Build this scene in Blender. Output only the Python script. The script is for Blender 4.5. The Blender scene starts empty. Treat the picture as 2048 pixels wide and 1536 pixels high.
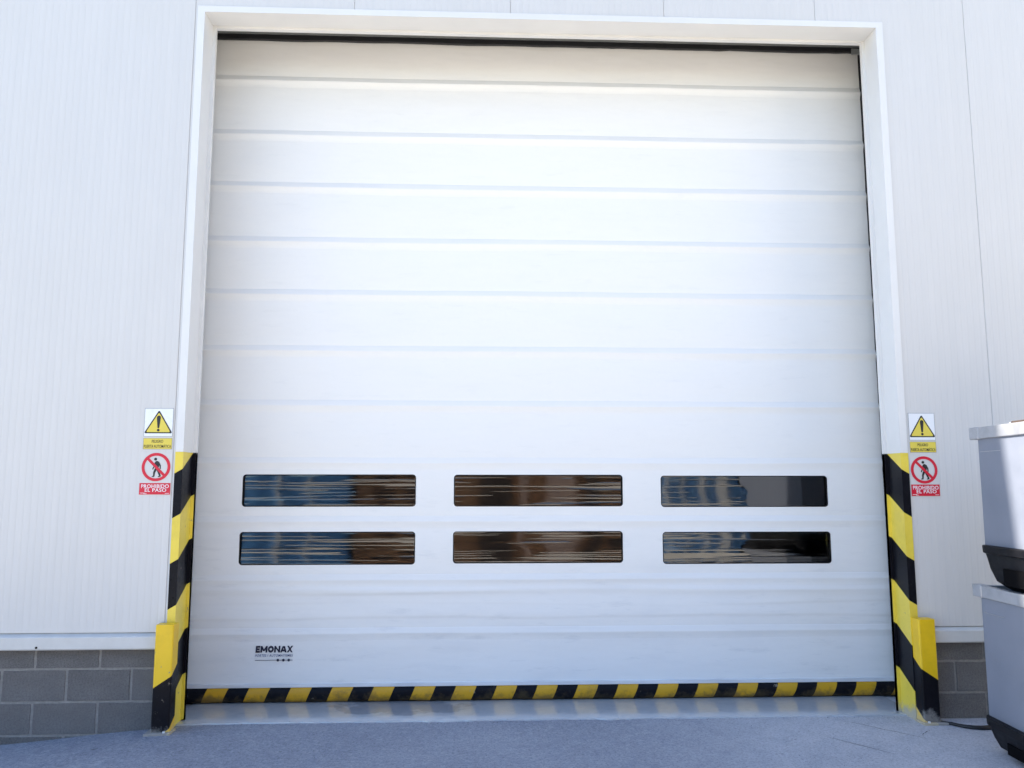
import bpy, math, random
from mathutils import Vector, Matrix, noise

random.seed(7)
scene = bpy.context.scene
col = scene.collection
R = math.radians

# ------------------------------------------------------------------ camera
CAM = Vector((-0.0798, -4.9656, 1.3754))
YAW, PITCH, ROLL = 0.0431, 0.1237, -0.0002
fw = Vector((math.sin(YAW)*math.cos(PITCH), math.cos(YAW)*math.cos(PITCH), math.sin(PITCH)))
rt = Vector((math.cos(YAW), -math.sin(YAW), 0)); up = rt.cross(fw)
rt2 = rt*math.cos(ROLL)+up*math.sin(ROLL); up2 = up*math.cos(ROLL)-rt*math.sin(ROLL)
cam = bpy.data.cameras.new('camera'); cam.sensor_width = 36; cam.sensor_fit = 'HORIZONTAL'
cam.lens = 1643.53/2048*36; cam.clip_start = 0.05; cam.clip_end = 2000
co = bpy.data.objects.new('camera', cam); col.objects.link(co)
m3 = Matrix((rt2, up2, -fw)).transposed()
co.matrix_world = Matrix.Translation(CAM) @ m3.to_4x4()
scene.camera = co
scene.render.resolution_x, scene.render.resolution_y = 1024, 768

# ------------------------------------------------------------------ sky, sun, exposure
SUN_EL, SUN_AZ = 45.0, -82.9          # the sun stands behind the building, to the left
w = bpy.data.worlds.new('World'); scene.world = w; w.use_nodes = True
nt = w.node_tree; nt.nodes.clear()
sky = nt.nodes.new('ShaderNodeTexSky'); sky.sky_type = 'NISHITA'; sky.sun_disc = False
sky.sun_elevation = R(SUN_EL); sky.sun_rotation = R(SUN_AZ % 360)
sky.air_density = 1.0; sky.dust_density = 0.4; sky.ozone_density = 3.0
bg = nt.nodes.new('ShaderNodeBackground'); bg.inputs[1].default_value = 0.135
out = nt.nodes.new('ShaderNodeOutputWorld')
nt.links.new(sky.outputs[0], bg.inputs[0]); nt.links.new(bg.outputs[0], out.inputs[0])
sd = Vector((math.sin(R(SUN_AZ))*math.cos(R(SUN_EL)), math.cos(R(SUN_AZ))*math.cos(R(SUN_EL)), math.sin(R(SUN_EL))))
sl = bpy.data.lights.new('sun', 'SUN'); sl.energy = 5.0; sl.angle = R(0.53); sl.color = (1, 0.92, 0.80)
so = bpy.data.objects.new('sun', sl); col.objects.link(so)
so.rotation_euler = sd.to_track_quat('Z', 'Y').to_euler(); so.location = (-8, 4, 20)
vs = scene.view_settings; vs.view_transform = 'Standard'; vs.look = 'None'; vs.gamma = 1; vs.use_curve_mapping = False
vs.exposure = 1.48

# ------------------------------------------------------------------ helpers
class MB:
    def __init__(s): s.v = []; s.f = []; s.uv = {}
    def add(s, vs, fs):
        b = len(s.v); s.v += [tuple(p) for p in vs]; s.f += [tuple(i+b for i in f) for f in fs]; return s
    def box(s, x0, x1, y0, y1, z0, z1):
        return s.add([(x0,y0,z0),(x1,y0,z0),(x1,y1,z0),(x0,y1,z0),(x0,y0,z1),(x1,y0,z1),(x1,y1,z1),(x0,y1,z1)],
                     [(0,3,2,1),(4,5,6,7),(0,1,5,4),(1,2,6,5),(2,3,7,6),(3,0,4,7)])
    def plate(s, pts, y0, y1):
        """polygon in x,z (counter-clockwise seen from -y), extruded from y0 (front) to y1"""
        n = len(pts)
        vs = [(x, y0, z) for x, z in pts]+[(x, y1, z) for x, z in pts]
        fs = [tuple(range(n)), tuple(range(2*n-1, n-1, -1))]
        fs += [(i, i+n, (i+1) % n+n, (i+1) % n) for i in range(n)]
        return s.add(vs, fs)
    def tube(s, pts, r, seg=8):
        pts = [Vector(p) for p in pts]; vs = []; n = len(pts)
        for i, p in enumerate(pts):
            t = (pts[min(i+1, n-1)]-pts[max(i-1, 0)]).normalized()
            a = t.cross(Vector((0, 0, 1)))
            if a.length < 1e-3: a = t.cross(Vector((1, 0, 0)))
            a.normalize(); b = t.cross(a)
            rr = r[i] if isinstance(r, (list, tuple)) else r
            vs += [p+a*rr*math.cos(2*math.pi*k/seg)+b*rr*math.sin(2*math.pi*k/seg) for k in range(seg)]
        fs = [(i*seg+k, i*seg+(k+1) % seg, (i+1)*seg+(k+1) % seg, (i+1)*seg+k) for i in range(n-1) for k in range(seg)]
        fs += [tuple(range(seg-1, -1, -1)), tuple(range((n-1)*seg, n*seg))]
        return s.add(vs, fs)
    def mesh(s, name, smooth=False, uvf=None):
        me = bpy.data.meshes.new(name); me.from_pydata(s.v, [], s.f); me.validate()
        if smooth: me.polygons.foreach_set('use_smooth', [True]*len(me.polygons))
        if uvf:
            ul = me.uv_layers.new(name='UVMap')
            for p in me.polygons:
                for li in p.loop_indices:
                    ul.data[li].uv = uvf(me.vertices[me.loops[li].vertex_index].co, p.normal)
        me.update(); return me
    def build(s, name, mat, parent=None, smooth=False, bevel=0, uvf=None, seg=2):
        return link(name, s.mesh(name, smooth, uvf), mat, parent, bevel, seg)

def link(name, me, mat=None, parent=None, bevel=0, seg=2):
    o = bpy.data.objects.new(name, me); col.objects.link(o)
    if mat is not None and not me.materials: me.materials.append(mat)
    if parent is not None: attach(o, parent)
    if bevel:
        b = o.modifiers.new('bevel', 'BEVEL'); b.width = bevel; b.segments = seg; b.limit_method = 'ANGLE'; b.angle_limit = R(35)
        b.harden_normals = False
    return o
def world_of(o):
    m = o.matrix_basis
    if o.parent: m = world_of(o.parent) @ o.matrix_parent_inverse @ m
    return m
def attach(o, parent):
    o.parent = parent; o.matrix_parent_inverse = world_of(parent).inverted()
def empty(name, loc, label, cat, group=None):
    o = bpy.data.objects.new(name, None); col.objects.link(o); o.location = loc; o.empty_display_size = 0.2
    return tag(o, label, cat, group)
def tag(o, label=None, cat=None, group=None, kind=None):
    if label: o['label'] = label
    if cat: o['category'] = cat
    if group: o['group'] = group
    if kind: o['kind'] = kind
    return o
def sstep(a, b, x):
    t = max(0, min(1, (x-a)/(b-a))); return t*t*(3-2*t)
def n3(x, y, z): return noise.noise(Vector((x, y, z)))

# ------------------------------------------------------------------ materials
class NT:
    def __init__(s, name):
        s.m = bpy.data.materials.new(name); s.m.use_nodes = True; s.t = s.m.node_tree
        s.p = s.t.nodes['Principled BSDF']; s.o = s.t.nodes['Material Output']
    def n(s, typ, **k):
        nd = s.t.nodes.new('ShaderNode'+typ)
        for a, b in k.items(): setattr(nd, a, b)
        return nd
    def set(s, sock, v):
        if hasattr(v, 'is_output') or isinstance(v, bpy.types.NodeSocket): s.t.links.new(v, sock)
        else: sock.default_value = v
    def math(s, op, a, b=0.0, c=None):
        nd = s.n('Math', operation=op); s.set(nd.inputs[0], a); s.set(nd.inputs[1], b)
        if c is not None: s.set(nd.inputs[2], c)
        return nd.outputs[0]
    def coord(s, scale=(1, 1, 1), rot=(0, 0, 0), which='Object'):
        tc = s.n('TexCoord'); mp = s.n('Mapping'); mp.inputs['Scale'].default_value = scale; mp.inputs['Rotation'].default_value = rot
        s.t.links.new(tc.outputs[which], mp.inputs[0]); return mp.outputs[0]
    def noise(s, scale=5, detail=4, rough=.55, vec=None, dist=0):
        nd = s.n('TexNoise'); nd.inputs['Scale'].default_value = scale; nd.inputs['Detail'].default_value = detail
        nd.inputs['Roughness'].default_value = rough; nd.inputs['Distortion'].default_value = dist
        s.t.links.new(vec if vec is not None else s.coord(), nd.inputs['Vector']); return nd.outputs[0]
    def ramp(s, fac, stops):
        nd = s.n('ValToRGB'); cr = nd.color_ramp
        while len(cr.elements) > 1: cr.elements.remove(cr.elements[-1])
        cr.elements[0].position = stops[0][0]; cr.elements[0].color = (*stops[0][1], 1)
        for p, c in stops[1:]:
            e = cr.elements.new(p); e.color = (*c, 1)
        s.set(nd.inputs[0], fac); return nd.outputs[0]
    def rng(s, fac, a, b, lo=0., hi=1.):
        nd = s.n('MapRange'); s.set(nd.inputs[0], fac)
        for i, v in enumerate((a, b, lo, hi)): nd.inputs[i+1].default_value = v
        return nd.outputs[0]
    def mix(s, fac, a, b, blend='MIX'):
        nd = s.n('Mix', data_type='RGBA', blend_type=blend); s.set(nd.inputs[0], fac)
        s.set(nd.inputs[6], (*a, 1) if isinstance(a, tuple) and len(a) == 3 else a)
        s.set(nd.inputs[7], (*b, 1) if isinstance(b, tuple) and len(b) == 3 else b)
        return nd.outputs[2]
    def bump(s, h, strength=.2, dist=.01, prev=None):
        nd = s.n('Bump'); nd.inputs['Strength'].default_value = strength; nd.inputs['Distance'].default_value = dist
        s.set(nd.inputs['Height'], h)
        if prev is not None: s.t.links.new(prev, nd.inputs['Normal'])
        return nd.outputs[0]
    def done(s, color=None, rough=None, metal=None, normal=None, spec=None):
        if color is not None: s.set(s.p.inputs['Base Color'], (*color, 1) if isinstance(color, tuple) and len(color) == 3 else color)
        if rough is not None: s.set(s.p.inputs['Roughness'], rough)
        if metal is not None: s.set(s.p.inputs['Metallic'], metal)
        if spec is not None: s.set(s.p.inputs['Specular IOR Level'], spec)
        if normal is not None: s.t.links.new(normal, s.p.inputs['Normal'])
        return s.m

def simple(name, c, rough=.5, var=.08, scale=6, metal=0, bump=0, bscale=60, spec=.5):
    t = NT(name); f = t.noise(scale, 5, .6)
    a = tuple(max(0, x*(1-var)) for x in c); b = tuple(min(1, x*(1+var)) for x in c)
    colr = t.ramp(f, [(.3, a), (.7, b)])
    nrm = t.bump(t.noise(bscale, 4, .6), bump, .004) if bump else None
    rr = t.rng(t.noise(scale*2.3, 4), .3, .7, max(.02, rough-.06), min(1, rough+.06))
    return t.done(colr, rr, metal, nrm, spec)

M = {}
# lacquered sheet of the wall: rain streaks and dust, slightly uneven sheet
t = NT('wall_sheet')
st = t.noise(3, 5, .6, t.coord((6, 6, .35))); du = t.noise(1.3, 4, .55)
c = t.mix(t.rng(st, .35, .75, 0, .5), (.63, .62, .605), (.575, .57, .56)); c = t.mix(t.rng(du, .45, .75, 0, .4), c, (.585, .575, .555))
M['sheet'] = t.done(c, t.rng(du, .3, .7, .36, .5), 0, t.bump(t.noise(2.2, 2, .4), .12, .03), .4)
M['trim'] = simple('trim_sheet', (.72, .715, .70), .35, .03, 3)
M['flash'] = simple('flashing_sheet', (.60, .60, .585), .4, .06, 9)
# PVC door fabric with weave, scuffs and dirt along the lower part
t = NT('door_fabric')
v = t.coord(); sep = t.n('SeparateXYZ'); t.t.links.new(v, sep.inputs[0])
sm = t.noise(2.0, 5, .62, t.coord((1.0, 1, 5))); sp = t.noise(7, 6, .65, t.coord((.6, 1, 3))); fine = t.noise(40, 5, .7)
low = t.rng(sep.outputs[2], .1, 1.5, 1, .25)
c = t.mix(t.math('MULTIPLY', t.rng(sm, .5, .78, 0, .35), low), (.85, .84, .815), (.67, .675, .68))
c = t.mix(t.math('MULTIPLY', t.rng(sp, .58, .8, 0, .55), low), c, (.54, .55, .56))
c = t.mix(t.rng(fine, .3, .8, 0, .10), c, (.72, .72, .72))
wv = t.noise(260, 2, .5, t.coord((1, 1, 1)))
nb = t.bump(t.noise(1.6, 3, .5, t.coord((.7, 1, 2.2))), .25, .05)
nb = t.bump(wv, .05, .002, nb)
M['fabric'] = t.done(c, t.rng(sm, .3, .7, .4, .55), 0, nb, .4)
M['black_rubber'] = simple('black_rubber', (.008, .008, .010), .6, .3, 12, spec=.2)
t = NT('worn_brush_seal')
s1 = t.noise(4, 6, .7, t.coord((1, 1, 5)), .6)
M['seal'] = t.done(t.ramp(s1, [(.62, (.010, .010, .012)), (.70, (.012, .011, .012)), (.73, (.22, .21, .19))]), .6)
M['housing'] = simple('galvanised_housing', (.30, .31, .31), .5, .1, 8, .3)
t = NT('aluminium_bar')
M['alu'] = t.done(t.ramp(t.noise(9, 5, .6, t.coord((.4, 1, 4))), [(.3, (.66, .67, .69)), (.7, (.86, .87, .88))]), .4, .1)
M['rim'] = simple('rim_metal', (.42, .43, .46), .42, .12, 14, .55)
M['black_plastic'] = simple('black_plastic', (.006, .006, .008), .5, .3, 9, 0, .1, spec=.15)
t = NT('grey_plastic')
g1 = t.noise(3, 5, .6); g2 = t.noise(18, 6, .7, t.coord((1, 1, .5)))
c = t.mix(t.rng(g1, .3, .7), (.165, .185, .235), (.205, .225, .28)); c = t.mix(t.rng(g2, .6, .8, 0, .45), c, (.135, .15, .19))
M['grey_plastic'] = t.done(c, t.rng(g1, .3, .7, .42, .58), 0, t.bump(t.noise(90, 4, .6), .12, .003))
M['cardboard'] = simple('cardboard', (.075, .048, .036), .8, .2, 20)
M['white_edge'] = simple('white_edge', (.7, .7, .7), .5, .05)
M['cable'] = simple('cable_sheath', (.010, .010, .012), .45, .2)
# block and mortar
def blockmat(i, c):
    t = NT('block_face_%d' % i)
    oi = t.n('ObjectInfo'); f1 = t.noise(5+i, 5, .6); f2 = t.noise(95, 5, .75)
    a = tuple(x*.80 for x in c); b = tuple(x*1.22 for x in c)
    cc = t.mix(t.rng(f1, .3, .7), a, b); cc = t.mix(t.rng(f2, .45, .68, 0, .75), cc, tuple(x*.42 for x in c)); cc = t.mix(t.rng(t.noise(150, 4, .8), .56, .68, 0, .6), cc, tuple(x*1.7 for x in c))
    cc = t.mix(t.rng(oi.outputs['Random'], 0, 1, 0, .35), cc, tuple(x*1.25 for x in c))
    nb = t.bump(f2, .7, .006); return t.done(cc, .92, 0, nb, .2)
M['block'] = blockmat(0, (.162, .156, .152))
t = NT('mortar'); f1 = t.noise(30, 5, .7)
M['mortar'] = t.done(t.ramp(f1, [(.3, (.20, .195, .185)), (.7, (.32, .305, .285))]), .95, 0, t.bump(f1, .6, .006), .2)

# concrete yard: brushed, stained, speckled
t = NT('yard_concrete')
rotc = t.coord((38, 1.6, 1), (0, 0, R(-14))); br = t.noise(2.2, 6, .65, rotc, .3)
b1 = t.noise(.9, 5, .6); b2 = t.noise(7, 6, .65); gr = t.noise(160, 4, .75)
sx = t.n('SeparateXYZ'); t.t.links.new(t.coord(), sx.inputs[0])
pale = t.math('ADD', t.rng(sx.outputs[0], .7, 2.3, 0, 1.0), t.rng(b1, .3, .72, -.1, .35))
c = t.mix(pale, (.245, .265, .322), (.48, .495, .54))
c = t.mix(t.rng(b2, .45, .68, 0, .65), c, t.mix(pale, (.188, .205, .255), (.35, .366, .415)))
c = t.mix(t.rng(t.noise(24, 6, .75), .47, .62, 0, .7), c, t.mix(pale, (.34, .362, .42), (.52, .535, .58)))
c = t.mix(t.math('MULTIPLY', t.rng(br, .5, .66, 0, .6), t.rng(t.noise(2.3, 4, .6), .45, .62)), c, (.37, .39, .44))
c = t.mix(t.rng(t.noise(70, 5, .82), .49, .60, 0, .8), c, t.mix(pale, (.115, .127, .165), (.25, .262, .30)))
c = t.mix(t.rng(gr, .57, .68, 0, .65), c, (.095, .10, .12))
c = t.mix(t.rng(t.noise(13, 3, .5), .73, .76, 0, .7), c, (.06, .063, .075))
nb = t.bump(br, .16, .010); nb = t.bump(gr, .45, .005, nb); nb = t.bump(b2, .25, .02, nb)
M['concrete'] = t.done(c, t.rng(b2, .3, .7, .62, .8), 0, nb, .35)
t = NT('pale_bounce_concrete'); b1 = t.noise(.4, 5, .6); gr = t.noise(60, 4, .7)  # unseen yard coloured pale and warm to bounce light onto the facade
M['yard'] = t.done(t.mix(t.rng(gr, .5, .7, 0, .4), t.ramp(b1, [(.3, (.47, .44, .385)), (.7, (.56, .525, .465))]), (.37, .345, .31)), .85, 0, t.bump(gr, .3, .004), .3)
# smooth trowelled threshold, polished by traffic, damp patch
t = NT('trowelled_concrete')
b1 = t.noise(2.2, 5, .6); b2 = t.noise(11, 6, .65); gr = t.noise(140, 4, .7)
sx = t.n('SeparateXYZ'); t.t.links.new(t.coord(), sx.inputs[0])
wob = t.math('MULTIPLY', t.math('SUBTRACT', t.noise(5, 4, .6), .5), .5)
ex = t.math('DIVIDE', t.math('ADD', sx.outputs[0], .55), .42); ey = t.math('DIVIDE', t.math('SUBTRACT', sx.outputs[1], .42), .2)
dd = t.math('ADD', t.math('ADD', t.math('MULTIPLY', ex, ex), t.math('MULTIPLY', ey, ey)), t.math('MULTIPLY', wob, 6))
damp = t.rng(dd, .7, 1.0, 1, 0)
c = t.mix(t.rng(b1, .3, .7), (.43, .46, .50), (.54, .56, .585)); c = t.mix(t.rng(b2, .5, .75, 0, .5), c, (.34, .37, .405))
c = t.mix(t.rng(gr, .58, .72, 0, .4), c, (.17, .175, .19)); c = t.mix(t.math('MULTIPLY', damp, .6), c, (.22, .235, .275))
t.p.inputs['Coat Weight'].default_value = .6; t.p.inputs['Coat Roughness'].default_value = .12
M['threshold'] = t.done(c, t.rng(b2, .3, .7, .14, .24), 0, t.bump(b2, .025, .01), .8)

def stripes(name, yel, blk, a, b, cc, rough=.35, wear=.0, scuff=.5, duty=.5, dirt=(.42, .40, .37), chips=.8):
    t = NT(name); uv = t.n('UVMap'); s = t.n('SeparateXYZ'); t.t.links.new(uv.outputs[0], s.inputs[0])
    tt = t.math('ADD', t.math('ADD', t.math('MULTIPLY', s.outputs[0], a), t.math('MULTIPLY', s.outputs[1], b)), cc)
    fr = t.math('FRACT', tt); k = t.math('LESS_THAN', fr, duty)
    g = t.noise(9, 6, .65); g2 = t.noise(45, 5, .7)
    ye = t.mix(t.rng(g, .45, .75, 0, .35), yel, tuple(x*.62 for x in yel)); bl = t.mix(t.rng(g2, .45, .75, 0, .5), blk, tuple(x*1.8+.003 for x in blk))
    c = t.mix(k, ye, bl)
    if wear:
        wr = t.math('SUBTRACT', t.math('ADD', t.math('MULTIPLY', g, .26), t.math('MULTIPLY', g2, .08)), s.outputs[1])
        c = t.mix(t.rng(wr, wear, wear+.05, 0, scuff), c, dirt)
    if chips:
        ch = t.math('MULTIPLY', t.rng(t.noise(16, 6, .75), .64, .665), t.rng(t.noise(3, 2, .5), .40, .52))
        c = t.mix(t.math('MULTIPLY', ch, chips), c, (.30, .25, .19))
    return t.done(c, t.rng(g2, .3, .7, rough-.07, rough+.1), 0, t.bump(g2, .05, .004), t.math('SUBTRACT', .5, t.math('MULTIPLY', k, .36)))

# ------------------------------------------------------------------ the setting: ground
def gz(x, y):
    return -.088*sstep(-1.75, -3.0, x)*sstep(1.2, .0, y) - .06*sstep(-3, -14, y)
xs = [-80, -40, -20, -12, -8, -5, -4]+[-3.2+.1*i for i in range(20)]+[-1, 0, 1, 2, 3, 4, 6, 9, 14, 25, 45, 80]
ys = [-120, -60, -40, -28, -20, -14, -10, -7, -5, -4, -3, -2, -1.5]+[-1+.1*i for i in range(12)]+[.6, 1.3, 3, 6, 13, 20, 60]
nx = len(xs)
def sheet(yl):
    g = MB()
    for y in yl:
        for x in xs: g.v.append((x, y, gz(x, y)))
    for j in range(len(yl)-1):
        for i in range(nx-1): g.f.append((j*nx+i, j*nx+i+1, (j+1)*nx+i+1, (j+1)*nx+i))
    return g
tag(sheet([y for y in ys if y < -1.3]+[-1.306]).build('ground', M['yard'], smooth=True), kind='structure', label='concrete yard in front of the warehouse, made pale to bounce light')
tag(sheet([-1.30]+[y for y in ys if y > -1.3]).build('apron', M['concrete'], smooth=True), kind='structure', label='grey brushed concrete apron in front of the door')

# threshold slab with a crumbled front edge
g = MB(); top = []; n = 220
X0, X1 = -1.86, 2.60
for i in range(n+1):
    x = X0+(X1-X0)*i/n
    y = .088+.012*n3(x*1.3, 3, 0)+.010*n3(x*6, 1, 0)+.006*n3(x*22, 2, 0)+.014*(x+1.8)/4.3
    if n3(x*2.1, 9, 4) > .28: y -= .018*(n3(x*9, 5, 1)+.4)
    top.append((x, y))
vs_ = [(x, y, .0065) for x, y in top]+[(x, y-.004, -.01) for x, y in top]+[(x, .33, .0065) for x, y in top]+[(x, 1.6, .0065) for x, y in top]
k = n+1; fs_ = []
for i in range(n):
    fs_ += [(k+i, k+i+1, i+1, i), (i, i+1, 2*k+i+1, 2*k+i), (2*k+i, 2*k+i+1, 3*k+i+1, 3*k+i)]
g.add(vs_, fs_)
tag(g.build('threshold', M['threshold']), kind='structure', label='smooth pale trowelled concrete strip under the roller door')

# ------------------------------------------------------------------ the warehouse
H = 8.6; J0 = -.8747
XL, XR, ZT = -1.8594, 2.5714, 4.4032          # outer edges of the door surround
bld = empty('warehouse', (0.35, 0, 0), 'white ribbed metal warehouse with grey block plinth around the roller door', 'building')
ZB = .540
def panel_mesh(rects, name):
    """sandwich panel sheet: micro-ribbed front, folded edges; rects in local x,z"""
    mb = MB()
    for (a, b, z0, z1) in rects:
        prof = [(a, .05), (a, .003), (a+.003, .0)]
        k = math.ceil((a+.012)/.04)
        while k*.04 < b-.012:
            x = k*.04; prof += [(x-.007, 0), (x-.0035, .0007), (x+.0035, .0007), (x+.007, 0)]; k += 1
        prof += [(b-.003, 0), (b, .003), (b, .05)]
        n_ = len(prof)
        mb.add([(x, y, z0) for x, y in prof]+[(x, y, z1) for x, y in prof], [(i, i+1, n_+i+1, n_+i) for i in range(n_-1)])
        mb.add([(x, y, z0) for x, y in prof], [tuple(range(n_-1, -1, -1))]); mb.add([(x, y, z1) for x, y in prof], [tuple(range(n_))])
    return mb.mesh(name)
g_ = .0007
full = panel_mesh([(g_, 1-g_, ZB, H)], 'wall_panel')
over = panel_mesh([(g_, 1-g_, ZT-.03, H)], 'wall_panel')
for kx in range(-18, 13):
    x0 = J0+kx
    if x0+1 <= XL or x0 >= XR: me = full
    elif x0 < XL: me = panel_mesh([(g_, 1-g_, ZT-.03, H), (g_, XL+.03-x0, ZB, ZT-.03)], 'wall_panel')
    elif x0+1 > XR: me = panel_mesh([(g_, 1-g_, ZT-.03, H), (XR-.03-x0, 1-g_, ZB, ZT-.03)], 'wall_panel')
    else: me = over
    if kx == -2: me = panel_mesh([(-.28+g_, 1-g_, ZB, H)], 'wall_panel')
    o = link('wall_panel', me, M['sheet']); o.location = (x0-(.28 if kx < -2 else 0), 0, 0); attach(o, bld)
XA, XB = J0-18, J0+13
b = MB(); b.box(XA, XL-.09, .052, .16, -.3, H-.02); b.box(XR+.09, XB, .052, .16, -.3, H-.02); b.box(XL-.09, XR+.09, .052, .16, ZT+.1, H-.02)
b.build('wall_core', M['housing'], bld)
# added white wing out of view, bouncing sunlight onto the right wall
b = MB(); b.box(9.8, XB-.2, -10.4, -.06, -.3, 6.6); b.build('bounce_wing_wall', M['sheet'], bld)
b = MB(); b.box(9.7, XB-.1, -10.5, -.05, 6.602, 6.75); b.build('bounce_wing_roof', M['housing'], bld)
b = MB(); b.box(XA, XA+.1, .165, 16, -.3, H-.02); b.build('side_wall', M['sheet'], bld)
b = MB(); b.box(XB-.1, XB, .165, 16, -.3, H-.02); b.build('side_wall', M['sheet'], bld)
b = MB(); b.box(XA, XB, 16.002, 16.1, -.3, H-.02); b.build('back_wall', M['sheet'], bld)
b = MB(); b.box(XA, XB, .06, 16.1, H-.018, H+.05); b.build('roof', M['housing'], bld)
b = MB(); b.box(XA-.02, XB+.02, -.02, .059, H+.002, H+.06); b.box(XA-.02, XB+.02, -.022, -.001, H-.1, H+.001); b.build('roof_flashing', M['trim'], bld)
# base flashing: sloped drip over the plinth
for (xa, xb) in ((XA, XL-.003), (XR+.003, XB)):
    b = MB(); pr = [(.04, .552), (-.002, .530), (-.028, .521), (-.032, .517), (-.032, .455), (-.026, .448), (.028, .448), (.04, .455)]
    n_ = len(pr); b.add([(xa, y, z) for y, z in pr]+[(xb, y, z) for y, z in pr], [(i, i+n_, (i+1) % n_+n_, (i+1) % n_) for i in range(n_)]+[tuple(range(n_)), tuple(range(2*n_-1, n_-1, -1))])
    fl = b.build('base_flashing', M['flash'], bld)
    if xa < 0:
        s = MB(); s.tube([(-2.575, -.030, .464), (-2.575, -.0365, .464)], [.007, .006], 10); s.build('screw', M['black_rubber'], fl)
# block plinth
BW, BH, Z1, BL, BR = .365, .1822, .3314, -2.4251, 2.802
blk = []
for v_ in range(5):
    rr = random.Random(v_); mb = MB(); hw, hh = BW/2-.0065, BH/2-.0062
    pts = []
    def edge(ax, ay, bx, by, n_=5):
        for i in range(n_):
            t_ = i/n_; pts.append((ax+(bx-ax)*t_+rr.uniform(-.0018, .0018), ay+(by-ay)*t_+rr.uniform(-.0016, .0016)))
    edge(-hw, -hh, hw, -hh, 8); edge(hw, -hh, hw, hh, 4); edge(hw, hh, -hw, hh, 8); edge(-hw, hh, -hw, -hh, 4)
    n_ = len(pts); inner = [(x*.985, z*.97) for x, z in pts]
    mb.add([(x, -.0005, z) for x, z in inner]+[(x, .004, z) for x, z in pts]+[(x, .05, z) for x, z in pts],
           [tuple(range(n_))]+[(i, i+n_, (i+1) % n_+n_, (i+1) % n_) for i in range(n_)]+[(i+n_, i+2*n_, (i+1) % n_+2*n_, (i+1) % n_+n_) for i in range(n_)])
    blk.append(mb.mesh('concrete_block'))
for m_ in blk: m_.materials.append(M['block'])
for side, (xa, xb) in enumerate(((-5.0, XL-.004), (XR+.004, 5.5))):
    b = MB(); b.box(xa if side else XA, xb if not side else XB, .0335, .05, -.4, .452)
    pl = b.build('block_plinth', M['mortar'], bld)
    for row in range(4):
        zc = Z1-BH*(row-.5); ref = (BL if side == 0 else BR)+(BW/2 if row % 2 == 0 else 0)
        k0 = math.floor((xa-ref)/BW)
        for k_ in range(k0, k0+30):
            cx_ = ref+(k_+.5)*BW
            if cx_-BW/2 < xa-.01 and side: 
                if cx_+BW/2 < xa+.08: continue
                s0 = xa+.006; s1 = cx_+BW/2-.0065; o = link('concrete_block', random.choice(blk)); o.scale = ((s1-s0)/(BW-.013), 1, 1); o.location = ((s0+s1)/2, .030, zc)
            elif cx_+BW/2 > xb+.01 and not side:
                if cx_-BW/2 > xb-.08: continue
                s0 = cx_-BW/2+.0065; s1 = xb-.006; o = link('concrete_block', random.choice(blk)); o.scale = ((s1-s0)/(BW-.013), 1, 1); o.location = ((s0+s1)/2, .030, zc)
            else:
                if cx_-BW/2 < xa or cx_+BW/2 > xb: continue
                o = link('concrete_block', random.choice(blk)); o.location = (cx_, .030+random.uniform(-.0015, .0015), zc)
                if random.random() < .5: o.rotation_euler = (0, math.pi, 0); o.rotation_euler = (0, 0, 0)
            if row == 0: o.scale.z = .62; o.location.z = Z1+.0062+(BH-.0124)*.31
            attach(o, pl)

# door surround: folded sheet (flange 5 cm, reveal 16 cm, return 2 cm)
FL = .0445; RD = .16; RT = .020
def jamb_profile(sgn, off=0.0):
    xo = XL if sgn < 0 else XR
    ins = -sgn
    return [(xo, .0-off*0), (xo, -.006-off), (xo+ins*(FL+off), -.006-off), (xo+ins*(FL+off), RD-off), (xo+ins*(FL+RT), RD-off), (xo+ins*(FL+RT), RD+.03)]
for sgn in (-1, 1):
    pr = jamb_profile(sgn); ins = -sgn; xo = pr[0][0]
    b = MB(); zl = -.1; n_ = len(pr)
    zt = [ZT, ZT, ZT-.040, ZT-.040, ZT-.0555, ZT-.0555]
    b.add([(x, y, zl) for x, y in pr]+[(x, y, z) for (x, y), z in zip(pr, zt)], [(i, i+1, n_+i+1, n_+i) if sgn < 0 else (i+1, i, n_+i, n_+i+1) for i in range(n_-1)])
    b.box(min(xo, xo+ins*FL*.6), max(xo, xo+ins*FL*.6), .02, RD+.02, zl, ZT-.06)
    jm = b.build('frame_jamb', M['trim'], bld)
    # hazard wrap on the lower part
    zt0 = 1.578; off = .0015; pw = jamb_profile(sgn, off)[1:]
    pw[0] = (pw[0][0]+sgn*.001, pw[0][1]); us = [0]
    for a_, c_ in zip(pw, pw[1:]): us.append(us[-1]+math.hypot(c_[0]-a_[0], c_[1]-a_[1]))
    mb = MB(); n_ = len(pw)
    mb.add([(x, y, .0) for x, y in pw]+[(x, y, zt0) for x, y in pw], [(i, i+1, n_+i+1, n_+i) if sgn < 0 else (i+1, i, n_+i, n_+i+1) for i in range(n_-1)])
    me = mb.mesh('hazard_wrap'); ul = me.uv_layers.new(name='UVMap')
    for p_ in me.polygons:
        for li in p_.loop_indices:
            vi = me.loops[li].vertex_index; ul.data[li].uv = (us[vi % n_], 0.0 if vi < n_ else zt0)
    S_ = .595; P_ = .523; zb_ = 1.450          # black starts below z = zb + S*u
    if sgn < 0: M['wrapL'] = stripes('hazard_tape_left', (.80, .62, .075), (.006, .006, .009), S_/P_, -1/P_, zb_/P_, .33, .0)
    else: M['wrapR'] = stripes('hazard_tape_right', (.80, .62, .075), (.006, .006, .009), S_/P_, -1/P_, zb_/P_, .33, .10, scuff=.85)
    link('hazard_wrap', me, M['wrapL' if sgn < 0 else 'wrapR'], jm)
FZ, RZ = .040, .0155
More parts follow.
